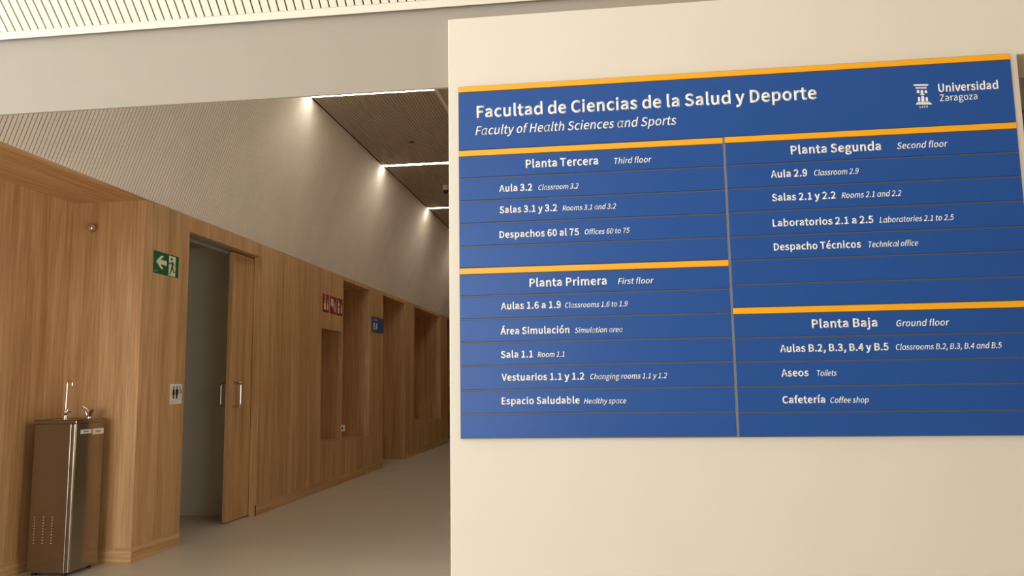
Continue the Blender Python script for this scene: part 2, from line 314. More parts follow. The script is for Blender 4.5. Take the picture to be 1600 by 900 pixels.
# letter outlines: character -> [advance, [closed cubic outlines, six numbers a point]]
G = {}
G.update({" ":[78,[]],",":[97,[[24,-60,26,-67,58,-53,77,-27,77,7,77,30,67,44,50,44,37,44,26,36,26,22,26,8,37,-1,50,-1,51,-1,52,0,54,0,53,-21,40,-38,19,-48,21,-54]]],".":[97,[[36,-5,49,-5,61,-5,72,5,72,20,72,34,61,44,49,44,36,44,26,34,26,20,26,5]]],"0":[194,[[48,-5,97,-5,146,-5,177,40,177,129,177,218,146,261,97,261,48,261,18,218,18,129,18,40],[126,21,97,21,68,21,48,54,48,129,48,204,68,236,97,236,126,236,146,204,146,129,146,54]]],"1":[194,[[31,9,31,0,78,0,125,0,172,0,172,9,172,18,172,27,154,27,137,27,120,27,120,103,120,180,120,257,112,257,104,257,96,257,82,249,65,243,42,238,42,232,42,225,42,218,58,218,73,218,88,218,88,154,88,90,88,27,69,27,50,27,31,27,31,18]]],"2":[194,[[15,6,15,0,69,0,123,0,177,0,177,9,177,18,177,28,153,28,129,28,106,28,93,28,77,26,64,25,124,82,165,134,165,186,165,231,136,261,90,261,57,261,35,246,14,224,20,218,26,212,33,206,47,223,65,235,86,235,118,235,133,214,133,185,133,140,96,89,15,19,15,13]]],"3":[194,[[52,-5,92,-5,138,-5,175,23,175,69,175,104,151,126,120,134,120,134,120,135,120,136,148,145,166,166,166,197,166,238,134,261,91,261,62,261,39,248,20,231,25,224,31,217,37,210,51,225,69,235,90,235,117,235,133,219,133,195,133,167,116,146,62,146,62,137,62,129,62,121,122,121,142,101,142,70,142,40,121,22,90,22,61,22,42,36,27,51,21,45,16,38,10,31,27,12]]],"4":[194,[[119,24,119,0,129,0,139,0,149,0,149,24,149,47,149,71,161,71,172,71,183,71,183,79,183,88,183,96,172,96,161,96,149,96,149,150,149,203,149,257,137,257,126,257,114,257,78,202,43,147,7,92,7,85,7,78,7,71,44,71,82,71,119,71,119,47],[119,123,119,96,93,96,67,96,40,96,60,125,79,155,99,184,106,196,113,209,119,222,120,222,120,222,121,222,120,209,119,188,119,175,119,149]]],"5":[194,[[51,-5,92,-5,135,-5,176,27,176,83,176,140,141,165,98,165,83,165,71,161,60,155,62,180,64,205,67,229,99,229,131,229,163,229,163,238,163,248,163,257,122,257,80,257,39,257,36,217,33,177,30,137,36,133,42,130,47,126,62,136,73,141,90,141,122,141,143,119,143,83,143,45,119,22,89,22,59,22,40,36,26,50,20,43,15,36,9,29,27,12]]],"6":[194,[[56,-5,105,-5,145,-5,179,29,179,79,179,133,151,159,108,159,88,159,65,148,50,129,51,208,80,235,116,235,131,235,147,227,157,215,163,222,169,228,175,235,160,250,141,261,114,261,65,261,20,223,20,123,20,38],[54,50,50,103,67,127,87,136,103,136,134,136,149,113,149,79,149,44,130,21,105,21,73,21]]],"7":[194,[[74,97,69,0,80,0,92,0,103,0,107,100,118,160,178,237,178,244,178,250,178,257,124,257,71,257,17,257,17,248,17,238,17,229,59,229,100,229,142,229,91,159]]],"9":[194,[[54,-5,82,-5,130,-5,175,35,175,139,175,221,138,261,89,261,49,261,15,228,15,178,15,125,43,97,86,97,107,97,130,110,145,129,143,49,114,22,81,22,64,22,49,29,38,42,32,35,26,28,20,22,35,7],[141,208,145,155,128,131,109,121,91,121,61,121,46,144,46,178,46,213,64,236,89,236,122,236]]],"A":[213,[[30,86,1,0,12,0,23,0,34,0,42,26,51,52,59,78,90,78,121,78,153,78,161,52,169,26,177,0,189,0,200,0,211,0,182,86,153,171,124,257,112,257,100,257,88,257,59,171],[93,104,67,104,71,117,75,130,79,144,89,173,97,200,105,230,106,230,106,230,106,230,115,201,123,173,132,144,136,130,141,117,145,104,119,104]]],"B":[230,[[35,86,35,0,63,0,90,0,117,0,174,0,214,25,214,75,214,110,193,131,162,137,162,137,162,138,162,138,186,146,200,168,200,194,200,239,163,257,111,257,86,257,61,257,35,257,35,171],[80,148,68,148,68,176,68,203,68,231,81,231,94,231,107,231,147,231,168,220,168,190,168,164,150,148,106,148,93,148],[83,26,68,26,68,58,68,90,68,123,83,123,97,123,112,123,158,123,182,108,182,76,182,42,157,26,112,26,97,26]]],"C":[223,[[68,-5,132,-5,165,-5,190,9,211,32,205,39,199,46,193,53,176,35,158,24,133,24,84,24,54,64,54,129,54,193,86,233,134,233,157,233,173,223,187,209,193,216,199,223,204,230,190,246,165,261,134,261,69,261,20,211,20,128,20,45]]],"D":[241,[[35,86,35,0,57,0,79,0,101,0,178,0,220,48,220,129,220,211,178,257,99,257,78,257,57,257,35,257,35,171],[77,27,68,27,68,95,68,162,68,230,77,230,87,230,97,230,157,230,187,194,187,129,187,64,157,27,97,27,87,27]]],"E":[206,[[35,86,35,0,86,0,136,0,187,0,187,9,187,18,187,28,147,28,107,28,68,28,68,59,68,90,68,121,100,121,132,121,165,121,165,130,165,140,165,149,132,149,100,149,68,149,68,176,68,202,68,229,106,229,145,229,183,229,183,238,183,248,183,257,134,257,85,257,35,257,35,171]]],"F":[193,[[35,86,35,0,46,0,57,0,68,0,68,38,68,77,68,115,100,115,133,115,166,115,166,124,166,133,166,143,133,143,100,143,68,143,68,171,68,200,68,229,106,229,145,229,183,229,183,238,183,248,183,257,134,257,85,257,35,257,35,171]]],"G":[241,[[69,-5,136,-5,171,-5,199,8,215,25,215,61,215,97,215,133,187,133,159,133,131,133,131,124,131,115,131,106,149,106,167,106,186,106,186,84,186,61,186,39,175,29,158,24,139,24,84,24,54,64,54,129,54,193,87,233,139,233,165,233,181,222,194,209,200,216,206,223,212,230,197,245,174,261,138,261,70,261,20,211,20,128,20,45]]],"H":[255,[[35,86,35,0,46,0,57,0,68,0,68,40,68,81,68,121,107,121,147,121,187,121,187,81,187,40,187,0,198,0,209,0,220,0,220,86,220,171,220,257,209,257,198,257,187,257,187,221,187,185,187,149,147,149,107,149,68,149,68,185,68,221,68,257,57,257,46,257,35,257,35,171]]],"L":[190,[[35,86,35,0,84,0,132,0,180,0,180,9,180,18,180,28,143,28,105,28,68,28,68,104,68,180,68,257,57,257,46,257,35,257,35,171]]],"O":[260,[[65,-5,130,-5,194,-5,239,47,239,129,239,211,194,261,130,261,65,261,20,211,20,129,20,47],[176,24,130,24,84,24,54,65,54,129,54,193,84,233,130,233,176,233,206,193,206,129,206,65]]],"P":[222,[[35,86,35,0,46,0,57,0,68,0,68,34,68,68,68,102,82,102,96,102,110,102,166,102,204,127,204,181,204,237,166,257,109,257,84,257,60,257,35,257,35,171],[80,129,68,129,68,162,68,196,68,230,80,230,92,230,104,230,150,230,172,219,172,181,172,145,151,129,106,129,93,129]]],"R":[222,[[82,135,68,135,68,167,68,199,68,230,82,230,96,230,111,230,151,230,173,218,173,185,173,151,151,135,111,135,96,135],[155,36,176,0,188,0,200,0,213,0,191,37,169,75,147,112,182,121,205,145,205,185,205,238,168,257,116,257,89,257,62,257,35,257,35,171,35,86,35,0,46,0,57,0,68,0,68,36,68,73,68,109,83,109,98,109,114,109,135,73]]],"S":[209,[[70,-5,106,-5,160,-5,194,28,194,68,194,106,171,124,141,137,129,142,116,147,104,153,84,161,62,171,62,196,62,218,81,233,110,233,133,233,152,224,168,209,174,216,179,223,185,230,167,248,140,261,110,261,63,261,29,233,29,193,29,156,57,138,81,127,93,122,105,117,118,111,142,100,161,92,161,65,161,41,141,24,107,24,80,24,54,36,36,56,30,48,23,41,17,33,39,10]]],"T":[210,[[89,76,89,0,99,0,110,0,121,0,121,76,121,153,121,229,147,229,173,229,199,229,199,238,199,248,199,257,136,257,74,257,11,257,11,248,11,238,11,229,37,229,63,229,89,229,89,153]]],"U":[252,[[74,-5,126,-5,179,-5,218,23,218,106,218,156,218,206,218,257,208,257,198,257,187,257,187,206,187,156,187,105,187,43,160,24,126,24,93,24,67,43,67,105,67,156,67,206,67,257,56,257,45,257,34,257,34,206,34,156,34,106,34,23]]],"V":[201,[[55,86,82,0,95,0,107,0,120,0,147,86,174,171,201,257,190,257,179,257,168,257,155,210,141,164,127,118,118,88,112,63,102,33,102,33,101,33,101,33,91,63,85,88,76,118,62,164,48,210,34,257,23,257,12,257,0,257,28,171]]],"Z":[211,[[18,7,18,0,77,0,136,0,195,0,195,9,195,18,195,28,149,28,103,28,57,28,103,98,148,167,193,237,193,244,193,250,193,257,139,257,84,257,30,257,30,248,30,238,30,229,71,229,112,229,153,229,108,159,63,90,18,20,18,13]]],"a":[197,[[44,-5,76,-5,99,-5,121,8,139,23,139,23,140,23,140,23,141,15,142,8,143,0,152,0,160,0,169,0,169,39,169,78,169,117,169,164,150,195,103,195,72,195,46,181,29,170,33,163,37,155,41,148,56,158,76,168,98,168,129,168,137,145,137,120,56,111,21,91,21,49,21,15],[103,21,85,21,66,21,51,30,51,51,51,76,73,92,137,99,137,81,137,64,137,46,119,30]]],"b":[216,[[98,-5,116,-5,159,-5,199,33,199,98,199,157,172,195,123,195,102,195,81,183,63,168,63,180,64,191,64,202,64,228,64,253,64,279,54,279,43,279,32,279,32,186,32,93,32,0,41,0,49,0,58,0,59,7,60,13,61,20,61,20,62,20,62,20,78,5],[142,22,111,22,98,22,81,27,64,42,64,75,64,109,64,142,82,159,99,168,115,168,151,168,165,140,165,98,165,51]]],"c":[179,[[57,-5,107,-5,130,-5,152,5,169,19,164,26,159,34,155,41,143,30,127,22,110,22,75,22,51,51,51,95,51,139,76,168,111,168,126,168,138,161,149,152,154,159,160,166,165,173,152,185,134,195,110,195,61,195,18,158,18,95,18,32]]],"d":[217,[[49,-5,97,-5,120,-5,140,8,155,22,155,22,155,22,156,22,157,15,158,7,159,0,167,0,176,0,185,0,185,93,185,186,185,279,174,279,163,279,153,279,153,254,153,230,153,206,153,195,154,184,154,173,138,187,123,195,101,195,57,195,19,157,19,95,19,32],[121,22,104,22,71,22,51,49,51,95,51,139,76,168,106,168,122,168,137,162,153,148,153,115,153,82,153,48,137,31]]],"e":[194,[[58,-5,109,-5,135,-5,155,4,172,15,168,22,164,29,160,36,146,27,131,21,113,21,77,21,52,47,50,88,92,88,135,88,178,88,179,92,179,99,179,106,179,160,152,195,103,195,60,195,18,157,18,95,18,32],[83,110,49,110,53,148,77,169,104,169,134,169,151,149,151,110,117,110]]],"f":[114,[[12,172,12,164,20,164,29,164,37,164,37,109,37,55,37,0,48,0,59,0,69,0,69,55,69,109,69,164,83,164,96,164,110,164,110,173,110,181,110,190,96,190,83,190,69,190,69,200,69,210,69,220,69,245,78,258,96,258,103,258,111,256,118,252,120,261,122,269,125,277,116,281,105,283,93,283,55,283,37,259,37,221,37,210,37,200,37,190,29,190,20,189,12,188,12,180]]],"g":[197,[[50,-88,96,-88,155,-88,193,-57,193,-22,193,10,170,23,126,23,114,23,101,23,89,23,63,23,56,32,56,44,56,55,61,61,68,67,76,63,87,60,96,60,135,60,166,86,166,126,166,143,159,157,150,166,163,166,176,166,189,166,189,174,189,182,189,190,167,190,145,190,123,190,116,193,107,195,96,195,58,195,25,169,25,127,25,104,37,86,50,76,50,76,50,75,50,75,40,68,29,55,29,39,29,24,36,14,46,8,46,7,46,7,46,6,28,-5,18,-20,18,-37,18,-69],[118,82,96,82,74,82,56,99,56,127,56,155,74,172,96,172,119,172,137,155,137,127,137,99],[138,-65,101,-65,66,-65,46,-53,46,-32,46,-21,51,-10,65,0,74,-2,83,-3,90,-3,101,-3,112,-3,123,-3,148,-3,161,-9,161,-27,161,-47]]],"h":[213,[[32,93,32,0,43,0,54,0,64,0,64,46,64,92,64,138,83,157,97,167,116,167,141,167,152,152,152,116,152,77,152,39,152,0,163,0,174,0,184,0,184,40,184,80,184,120,184,169,166,195,126,195,100,195,81,181,63,163,63,176,64,189,64,202,64,228,64,253,64,279,54,279,43,279,32,279,32,186]]],"i":[96,[[32,63,32,0,43,0,54,0,64,0,64,63,64,127,64,190,54,190,43,190,32,190,32,127],[36,229,48,229,61,229,70,238,70,251,70,263,61,271,48,271,36,271,27,263,27,251,27,238]]],"j":[96,[[1,-85,12,-85,50,-85,64,-61,64,-22,64,49,64,120,64,190,54,190,43,190,33,190,33,120,33,49,33,-22,33,-45,28,-59,9,-59,2,-59,-4,-57,-9,-56,-11,-64,-13,-72,-15,-80,-9,-83],[36,229,48,229,61,229,70,238,70,251,70,263,61,271,48,271,36,271,27,263,27,251,27,238]]],"l":[99,[[42,-5,66,-5,75,-5,80,-3,84,-2,83,6,81,15,80,23,76,22,75,22,73,22,68,22,64,26,64,36,64,117,64,198,64,279,54,279,43,279,32,279,32,198,32,118,32,38,32,11]]],"m":[324,[[32,63,32,0,43,0,54,0,64,0,64,46,64,92,64,138,82,158,98,167,112,167,136,167,147,152,147,116,147,77,147,39,147,0,158,0,169,0,179,0,179,46,179,92,179,138,197,158,213,167,227,167,251,167,263,152,263,116,263,77,263,39,263,0,273,0,284,0,294,0,294,40,294,80,294,120,294,169,276,195,237,195,214,195,194,180,174,159,166,181,151,195,121,195,99,195,79,181,62,162,62,162,62,162,62,162,61,172,60,181,58,190,50,190,41,190,32,190,32,127]]],"n":[214,[[32,63,32,0,43,0,54,0,64,0,64,46,64,92,64,138,83,157,97,167,116,167,141,167,152,152,152,116,152,77,152,39,152,0,163,0,174,0,184,0,184,40,184,80,184,120,184,169,166,195,126,195,100,195,80,181,62,162,62,162,62,162,62,162,61,172,60,181,58,190,50,190,41,190,32,190,32,127]]],"o":[212,[[60,-5,106,-5,153,-5,194,32,194,95,194,158,153,195,106,195,60,195,18,158,18,95,18,32],[139,22,106,22,73,22,51,51,51,95,51,139,73,168,106,168,139,168,161,139,161,95,161,51]]],"p":[217,[[32,10,32,-80,43,-80,54,-80,64,-80,64,-59,64,-37,64,-16,64,-5,64,6,63,18,81,3,99,-5,116,-5,159,-5,199,33,199,98,199,157,172,195,123,195,101,195,79,182,62,168,62,168,62,168,62,168,61,175,60,183,58,190,50,190,41,190,32,190,32,100],[142,22,111,22,98,22,81,27,64,42,64,75,64,109,64,142,83,159,99,168,115,168,151,168,165,140,165,98,165,51]]],"r":[136,[[32,63,32,0,43,0,54,0,64,0,64,41,64,81,64,122,77,154,96,166,112,166,120,166,124,165,131,163,133,172,135,182,137,191,131,194,125,195,116,195,95,195,76,180,62,155,62,155,62,155,62,155,61,167,60,179,58,190,50,190,41,190,32,190,32,127]]],"s":[164,[[55,-5,82,-5,127,-5,151,21,151,52,151,88,121,99,93,110,72,118,52,125,52,143,52,158,63,170,88,170,104,170,118,163,131,153,136,160,141,167,146,173,132,185,111,195,87,195,46,195,22,171,22,141,22,109,50,96,77,86,98,78,120,69,120,50,120,34,108,20,83,20,60,20,43,29,27,43,21,36,16,29,11,22,29,7]]],"t":[132,[[51,-5,92,-5,104,-5,116,-1,127,2,125,11,123,19,121,27,114,24,106,21,99,21,77,21,70,35,70,58,70,93,70,129,70,164,87,164,104,164,121,164,121,173,121,181,121,190,104,190,87,190,70,190,70,208,70,226,70,244,61,244,52,244,43,244,42,226,41,208,40,190,30,190,19,189,9,188,9,180,9,172,9,164,19,164,28,164,38,164,38,129,38,94,38,59,38,21]]],"u":[213,[[48,-5,88,-5,114,-5,133,9,151,30,151,30,151,30,152,30,152,20,153,10,154,0,163,0,172,0,181,0,181,63,181,127,181,190,170,190,159,190,149,190,149,145,149,100,149,55,131,33,117,23,97,23,72,23,62,38,62,74,62,112,62,151,62,190,51,190,40,190,29,190,29,150,29,110,29,70,29,21]]],"v":[182,[[50,63,73,0,86,0,98,0,111,0,133,63,155,127,178,190,167,190,157,190,146,190,134,154,122,118,110,82,105,63,98,44,93,26,92,26,92,26,91,26,85,44,79,63,74,82,62,118,50,154,38,190,27,190,16,190,5,190,27,127]]],"y":[182,[[27,-82,35,-82,73,-82,93,-53,106,-16,130,53,154,121,178,190,167,190,157,190,147,190,135,155,124,120,112,85,107,68,102,48,97,31,96,31,96,31,95,31,89,49,82,68,76,85,63,120,51,155,38,190,27,190,16,190,5,190,30,127,55,63,81,0,79,-5,78,-10,77,-15,69,-38,55,-56,34,-56,29,-56,23,-54,19,-53,17,-61,15,-70,13,-78,19,-81]]],"z":[166,[[12,6,12,0,60,0,108,0,156,0,156,9,156,17,156,26,122,26,87,26,53,26,86,75,120,124,153,173,153,179,153,184,153,190,110,190,66,190,23,190,23,181,23,173,23,164,53,164,83,164,112,164,79,115,46,66,12,17,12,11]]],"Á":[213,[[95,278,99,273,119,288,139,303,159,318,153,325,146,332,140,340,122,323,104,306,85,289,90,283],[30,86,1,0,12,0,23,0,34,0,42,26,51,52,59,78,90,78,121,78,153,78,161,52,169,26,177,0,189,0,200,0,211,0,182,86,153,171,124,257,112,257,100,257,88,257,59,171],[93,104,67,104,71,117,75,130,79,144,89,173,97,200,105,230,106,230,106,230,106,230,115,201,123,173,132,144,136,130,141,117,145,104,119,104]]],"é":[194,[[58,-5,109,-5,135,-5,155,4,172,15,168,22,164,29,160,36,146,27,131,21,113,21,77,21,52,47,50,88,92,88,135,88,178,88,179,92,179,99,179,106,179,160,152,195,103,195,60,195,18,157,18,95,18,32],[83,110,49,110,53,148,77,169,104,169,134,169,151,149,151,110,117,110],[92,229,98,224,118,244,138,264,159,284,151,291,144,298,137,305,118,284,100,262,81,240,87,235]]],"í":[96,[[32,63,32,0,43,0,54,0,64,0,64,63,64,127,64,190,54,190,43,190,32,190,32,127],[37,229,43,224,63,244,84,264,104,284,97,291,89,298,82,305,63,284,45,262,26,240,32,235]]],"ó":[212,[[60,-5,106,-5,153,-5,194,32,194,95,194,158,153,195,106,195,60,195,18,158,18,95,18,32],[139,22,106,22,73,22,51,51,51,95,51,139,73,168,106,168,139,168,161,139,161,95,161,51],[95,229,100,224,121,244,141,264,162,284,154,291,147,298,139,305,121,284,102,262,84,240,89,235]]],"ɑ":[219,[[49,-5,97,-5,121,-5,141,8,155,23,156,23,156,23,157,23,160,3,170,-5,187,-5,194,-5,199,-3,204,-2,202,6,201,15,200,23,196,22,195,22,193,22,188,22,185,26,185,36,185,87,185,139,185,190,176,190,168,190,159,190,158,184,157,178,156,172,156,172,156,172,155,172,139,187,123,195,102,195,57,195,19,157,19,95,19,32],[121,22,104,22,71,22,51,49,51,95,51,139,76,168,106,168,122,168,137,162,153,148,153,115,153,82,153,48,137,31]]]})
CAP = 257.0


def lettering(name, text, style, place, u0, v0, width, cap, parent, m_=None, depth=0.0006, bold=10.5, squeeze=None):
    """text as one mesh: baseline from u0 at v0, WIDTH wide, capitals CAP high; place(u, v, w) -> 3-D point"""
    ital = style == 'i'
    off = {'b': bold, 'i': 4.0, 'r': 1.0}[style]
    pos, x = [], 0.0
    for ch in text:
        if ital and ch == 'a':
            ch = '\u0251'
        if ch != ' ':
            pos.append((ch, x))
        x += G[ch][0] + ({'b': 15, 'i': 5, 'r': 4}[style] if ch != ' ' else 0)
    tight = '3BygÁ,' if style == 'b' else ''      # outlines too tight to swell in one go
    bm = BM()

    def fill(items, o, dx, dy, k=0):
        n0 = len(bm.verts)
        cu = bpy.data.curves.new(name, 'CURVE')
        cu.dimensions = '2D'
        cu.fill_mode = 'BOTH'
        cu.resolution_u = 4
        for ch, x in items:
            for a in G[ch][1]:
                n = len(a) // 6
                s = cu.splines.new('BEZIER')
                s.bezier_points.add(n - 1)
                for i, p in enumerate(s.bezier_points):
                    q = a[6 * i:6 * i + 6]
                    p.handle_left_type = p.handle_right_type = 'FREE'
                    p.handle_left = (x + q[0] + dx, q[1] + dy, 0)
                    p.co = (x + q[2] + dx, q[3] + dy, 0)
                    p.handle_right = (x + q[4] + dx, q[5] + dy, 0)
                s.use_cyclic_u = True
        cu.offset = o
        tmp = bpy.data.objects.new('tmp', cu)
        C.objects.link(tmp)
        me = bpy.data.meshes.new_from_object(tmp)
        bpy.data.objects.remove(tmp)
        bpy.data.curves.remove(cu)
        bm.from_mesh(me)
        bpy.data.meshes.remove(me)
        bm.verts.ensure_lookup_table()
        for v in bm.verts[n0:]:
            v.co.z = k

    fill([p for p in pos if p[0] not in tight], off, 0, 0)
    rest = [p for p in pos if p[0] in tight]
    if rest:
        for k, (dx, dy) in enumerate(((-1, -1), (1, -1), (-1, 1), (1, 1))):
            fill(rest, off * 0.4, dx * off * 0.55, dy * off * 0.55, k)
    x_min = min(v.co.x for v in bm.verts)
    x_max = max(v.co.x for v in bm.verts)
    ky = cap / (CAP + off)
    sh = 0.19 if ital else 0.0
    kx = (width - (sh * cap * 0.6)) / (x_max - x_min)
    ext = bmesh.ops.extrude_face_region(bm, geom=bm.faces[:])
    top = set(g for g in ext['geom'] if isinstance(g, bmesh.types.BMVert))
    for v in bm.verts:
        yv = v.co.y * ky
        v.co = place(u0 + (v.co.x - x_min) * kx + sh * yv, v0 + yv, depth * (1 + 0.12 * v.co.z) if v in top else 0.0)
    return obj(name, bm, m_ or M_TXT, parent)

# ================================================================ the building
XW = -3.313            # face of the oak corridor wall
ZT = 2.556             # top of the oak
ZC = 3.975             # corridor ceiling
XC = XW + (ZC - ZT) / 2.75
YB, YE = 2.62, 19.0

struct('floor', boxes((-6.2, 6.2, -5.0, YE + 0.2, -0.12, 0.0)), M_FLOOR)

# --- entrance hall
XO, XO2, ZO = 1.335, 2.9, 2.228
bm = BM()
prism(bm, [(-0.535, 0), (XO, 0), (XO, ZO), (XO2, ZO), (XO2, 0), (5.2, 0), (5.2, 2.487), (-0.535, 2.487)], lambda u, v, w: Vector((u, 2.6 + w, v)), 0.22)
struct('wall_front', bm, M_WALL, bevel=0.004)
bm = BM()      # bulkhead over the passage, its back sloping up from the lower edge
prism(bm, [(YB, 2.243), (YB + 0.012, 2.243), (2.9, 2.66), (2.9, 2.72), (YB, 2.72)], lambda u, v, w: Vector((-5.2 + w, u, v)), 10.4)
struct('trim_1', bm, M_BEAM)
# left side of the hall: solid above, below and beyond the side glazing
SX = -5.2
struct('wall_left', boxes((SX - 0.15, SX, -5.0, -1.6, 0, 4.2), (SX - 0.15, SX, 2.2, 2.9, 0, 4.2), (SX - 0.15, SX, -1.6, 2.2, 3.5, 4.2), (SX - 0.15, SX, -1.6, 2.2, 0, 0.08),
                          (-5.8, SX - 0.15, 2.62, 2.9, 0, 4.2), (-5.8, -5.7, 2.9, YE, 0, 4.2)), M_HALL)
struct('window_2', boxes(*[(SX - 0.1, SX - 0.02, y - 0.03, y + 0.03, 0.08, 3.5) for y in (-1.57, -0.65, 0.3, 1.25, 2.17)],
                         (SX - 0.1, SX - 0.02, -1.6, 2.2, 3.44, 3.5), (SX - 0.1, SX - 0.02, -1.6, 2.2, 2.3, 2.36), (SX - 0.1, SX - 0.02, -1.6, 2.2, 0.08, 0.14)), M_DIV)
struct('roof', boxes((-5.8, 5.4, -5.2, YE + 0.2, 4.2, 4.3)), M_HALL)
struct('wall_right', boxes((5.2, 5.4, -5.0, YE, 0, 4.2)), M_HALL)
struct('wall_back', boxes((-1.25, 5.4, -5.2, -5.0, 0, 4.2), (-5.35, -5.15, -5.2, -5.0, 0, 4.2), (-5.15, -1.25, -5.2, -5.0, 3.65, 4.2), (-5.15, -1.25, -5.2, -5.0, 0, 0.08)), M_HALL)
# mullions of the glazed front
struct('window_1', boxes(*[(x - 0.03, x + 0.03, -5.13, -5.05, 0.08, 3.65) for x in (-5.12, -4.15, -3.2, -2.25, -1.28)],
                         (-5.15, -1.25, -5.13, -5.05, 3.59, 3.65), (-5.15, -1.25, -5.13, -5.05, 2.3, 2.36), (-5.15, -1.25, -5.13, -5.05, 0.08, 0.14)), M_DIV)
r2_ = math.sqrt(0.5)
# sloped slatted soffit rising from the beam towards the viewer
bm = BM()
sd = Vector((0, -r2_, r2_))
sn = Vector((0, -r2_, -r2_))
P0 = Vector((0, 2.6, 2.534))
LEN = (ZC - 2.534) / r2_
x = -5.186
while x < 3.0:
    obox(bm, P0 + Vector((x, 0, 0)) + sd * 0.028 - sn * 0.005, sd * (LEN - 0.03), Vector((0.0262, 0, 0)), sn * 0.005)
    x += 0.03175
struct('ceiling_soffit', bm, M_SLATW)
bm = BM()
obox(bm, P0 + Vector((-5.2, 0, 0)) - sn * 0.0205, sd * (LEN + 0.1), (10.4, 0, 0), sn * 0.014)
struct('ceiling_soffit_backing', bm, M_DARK)
bm = BM()
obox(bm, P0 + Vector((-5.2, 0, 0)) - sn * 0.03, sd * 0.027, (10.4, 0, 0), sn * 0.031)
obox(bm, P0 + Vector((3.0, 0, 0)) + sd * 0.028 - sn * 0.03, sd * LEN, (2.2, 0, 0), sn * 0.03)
struct('trim_2', bm, M_TRIMW)
struct('ceiling_hall', boxes((-5.4, 5.4, -5.2, 2.6 - (ZC - 2.534), ZC, ZC + 0.15)), M_HALL)

# --- corridor: oak wall on the left with its openings
D1a, D1b, D1z = 5.812, 7.13, 2.44          # washroom doorway
N1a, N1b, N1z0, N1z1 = 8.748, 9.462, 0.535, 1.862
N2a, N2b = 9.486, 10.595
D2a, D2b = 11.24, 12.512
N3a, N3b = 13.125, 15.225
D3a = 15.868
ZH = 2.518
XB = -4.15
bm = BM()
box(bm, -3.45, XW, 5.2, D1a, 0, ZT)
box(bm, -3.45, XW, D1a, D1b, D1z, ZT)
box(bm, -3.385, XW, D1b, 7.3, 0, ZT)
box(bm, XB, XW, 7.3, N1a, 0, ZT)
box(bm, XB, XW, N1a, N1b, 0, N1z0)
box(bm, XB, XW, N1a, N1b, N1z1, ZT)
box(bm, XB, -4.02, N1a, N1b, N1z0, N1z1)
box(bm, XB, XW, N1b, N2a, 0, ZT)
box(bm, XB, XW, N2a, N2b, 0, 0.49)
box(bm, XB, XW, N2a, N2b, ZH, ZT)
box(bm, XB, -4.02, N2a, N2b, 0.49, ZH)
box(bm, XB, XW, N2b, D2a, 0, ZT)
box(bm, XB, XW, D2a, D2b, ZH, ZT)
box(bm, XB, XW, D2b, N3a, 0, ZT)
box(bm, XB, XW, N3a, N3b, 0, 0.51)
box(bm, XB, XW, N3a, N3b, ZH, ZT)
box(bm, XB, -4.02, N3a, N3b, 0.51, ZH)
box(bm, XB, XW, N3b, D3a, 0, ZT)
box(bm, XB, XW, D3a, 17.0, ZH, ZT)
box(bm, XB, XW, 17.0, YE, 0, ZT)
# the drinking fountain's alcove
box(bm, -4.0, -3.88, 2.9, 5.2, 0, ZT)
box(bm, -4.0, -3.45, 5.2, 5.32, 0, ZT)
struct('wall_oak', bm, M_WOOD)
struct('trim_3', boxes((-4.0, XW, 2.9, 5.2, ZT, ZT + 0.04), (-4.15, XW, 5.2, YE, ZT, ZT + 0.012)), M_WOODH)   # alcove soffit and top edge of the oak

# skirting boards flush with the oak
bb = 0.003
struct('baseboard_left', boxes((XW - 0.01, XW + bb, 5.21, D1a, 0.0, 0.1), (XW - 0.01, XW + bb, D1b, D2a, 0.0, 0.1),
                               (XW - 0.01, XW + bb, D2b, D3a, 0.0, 0.1)), M_WOODH)
struct('baseboard_alcove', boxes((-3.88, XW + bb, 5.2 - bb, 5.21, 0.0, 0.1)), M_WOODX)
struct('baseboard_rear', boxes((-3.885, -3.88 + bb, 2.9, 5.2, 0.0, 0.1)), M_WOODH)

# doors further down the corridor, shut
for nm, ya, yb in (('door_2', D2a, D2b), ('door_3', D3a, 17.0)):
    d = struct(nm, boxes((-4.06, -4.02, ya, yb, 0.006, ZH)), M_WOOD)
    bm = BM()
    yh = ya + 0.12
    tube(bm, [(-4.022, yh, 1.02), (-3.975, yh, 1.02), (-3.97, yh + 0.01, 1.02), (-3.97, yh + 0.12, 1.02)], 0.01)
    obj('door_handle', bm, M_STEEL, d, smooth=True)

# washroom doorway: sliding leaf standing nearly open
d1 = struct('door_1', boxes((-3.437, -3.39, 6.72, 7.29, 0.008, 2.428)), M_WOOD, bevel=0.002)


def pull(sgn, face):
    bm = BM()
    y = 6.775
    z0, z1, out, r = 1.020, 1.234, 0.072, 0.03
    pts = [(face, y, z0)]
    dy = 0.0
    for k in range(0, 7):
        a = math.pi / 2 * k / 6
        pts.append((face + sgn * (out - r + r * math.sin(a)), y, z0 + r - r * math.cos(a)))
    for k in range(0, 7):
        a = math.pi / 2 * k / 6
        pts.append((face + sgn * (out - r + r * math.cos(a)), y, z1 - r + r * math.sin(a)))
    pts.append((face, y, z1))
    tube(bm, pts, 0.0105, 14)
    for z in (z0, z1):
        tube(bm, [(face, y, z), (face + sgn * 0.005, y, z)], 0.014, 14)
    return bm


obj('door_handle', pull(1, -3.39), M_CHROME, d1, smooth=True)
obj('door_handle', pull(-1, -3.437), M_CHROME, d1, smooth=True)
# fixed frame of the doorway
struct('trim_4', boxes((-3.445, -3.345, D1a - 0.001, 6.70, 2.436, 2.441), (-3.475, -3.452, D1a - 0.05, D1b, 2.412, 2.47)), M_TRACK)
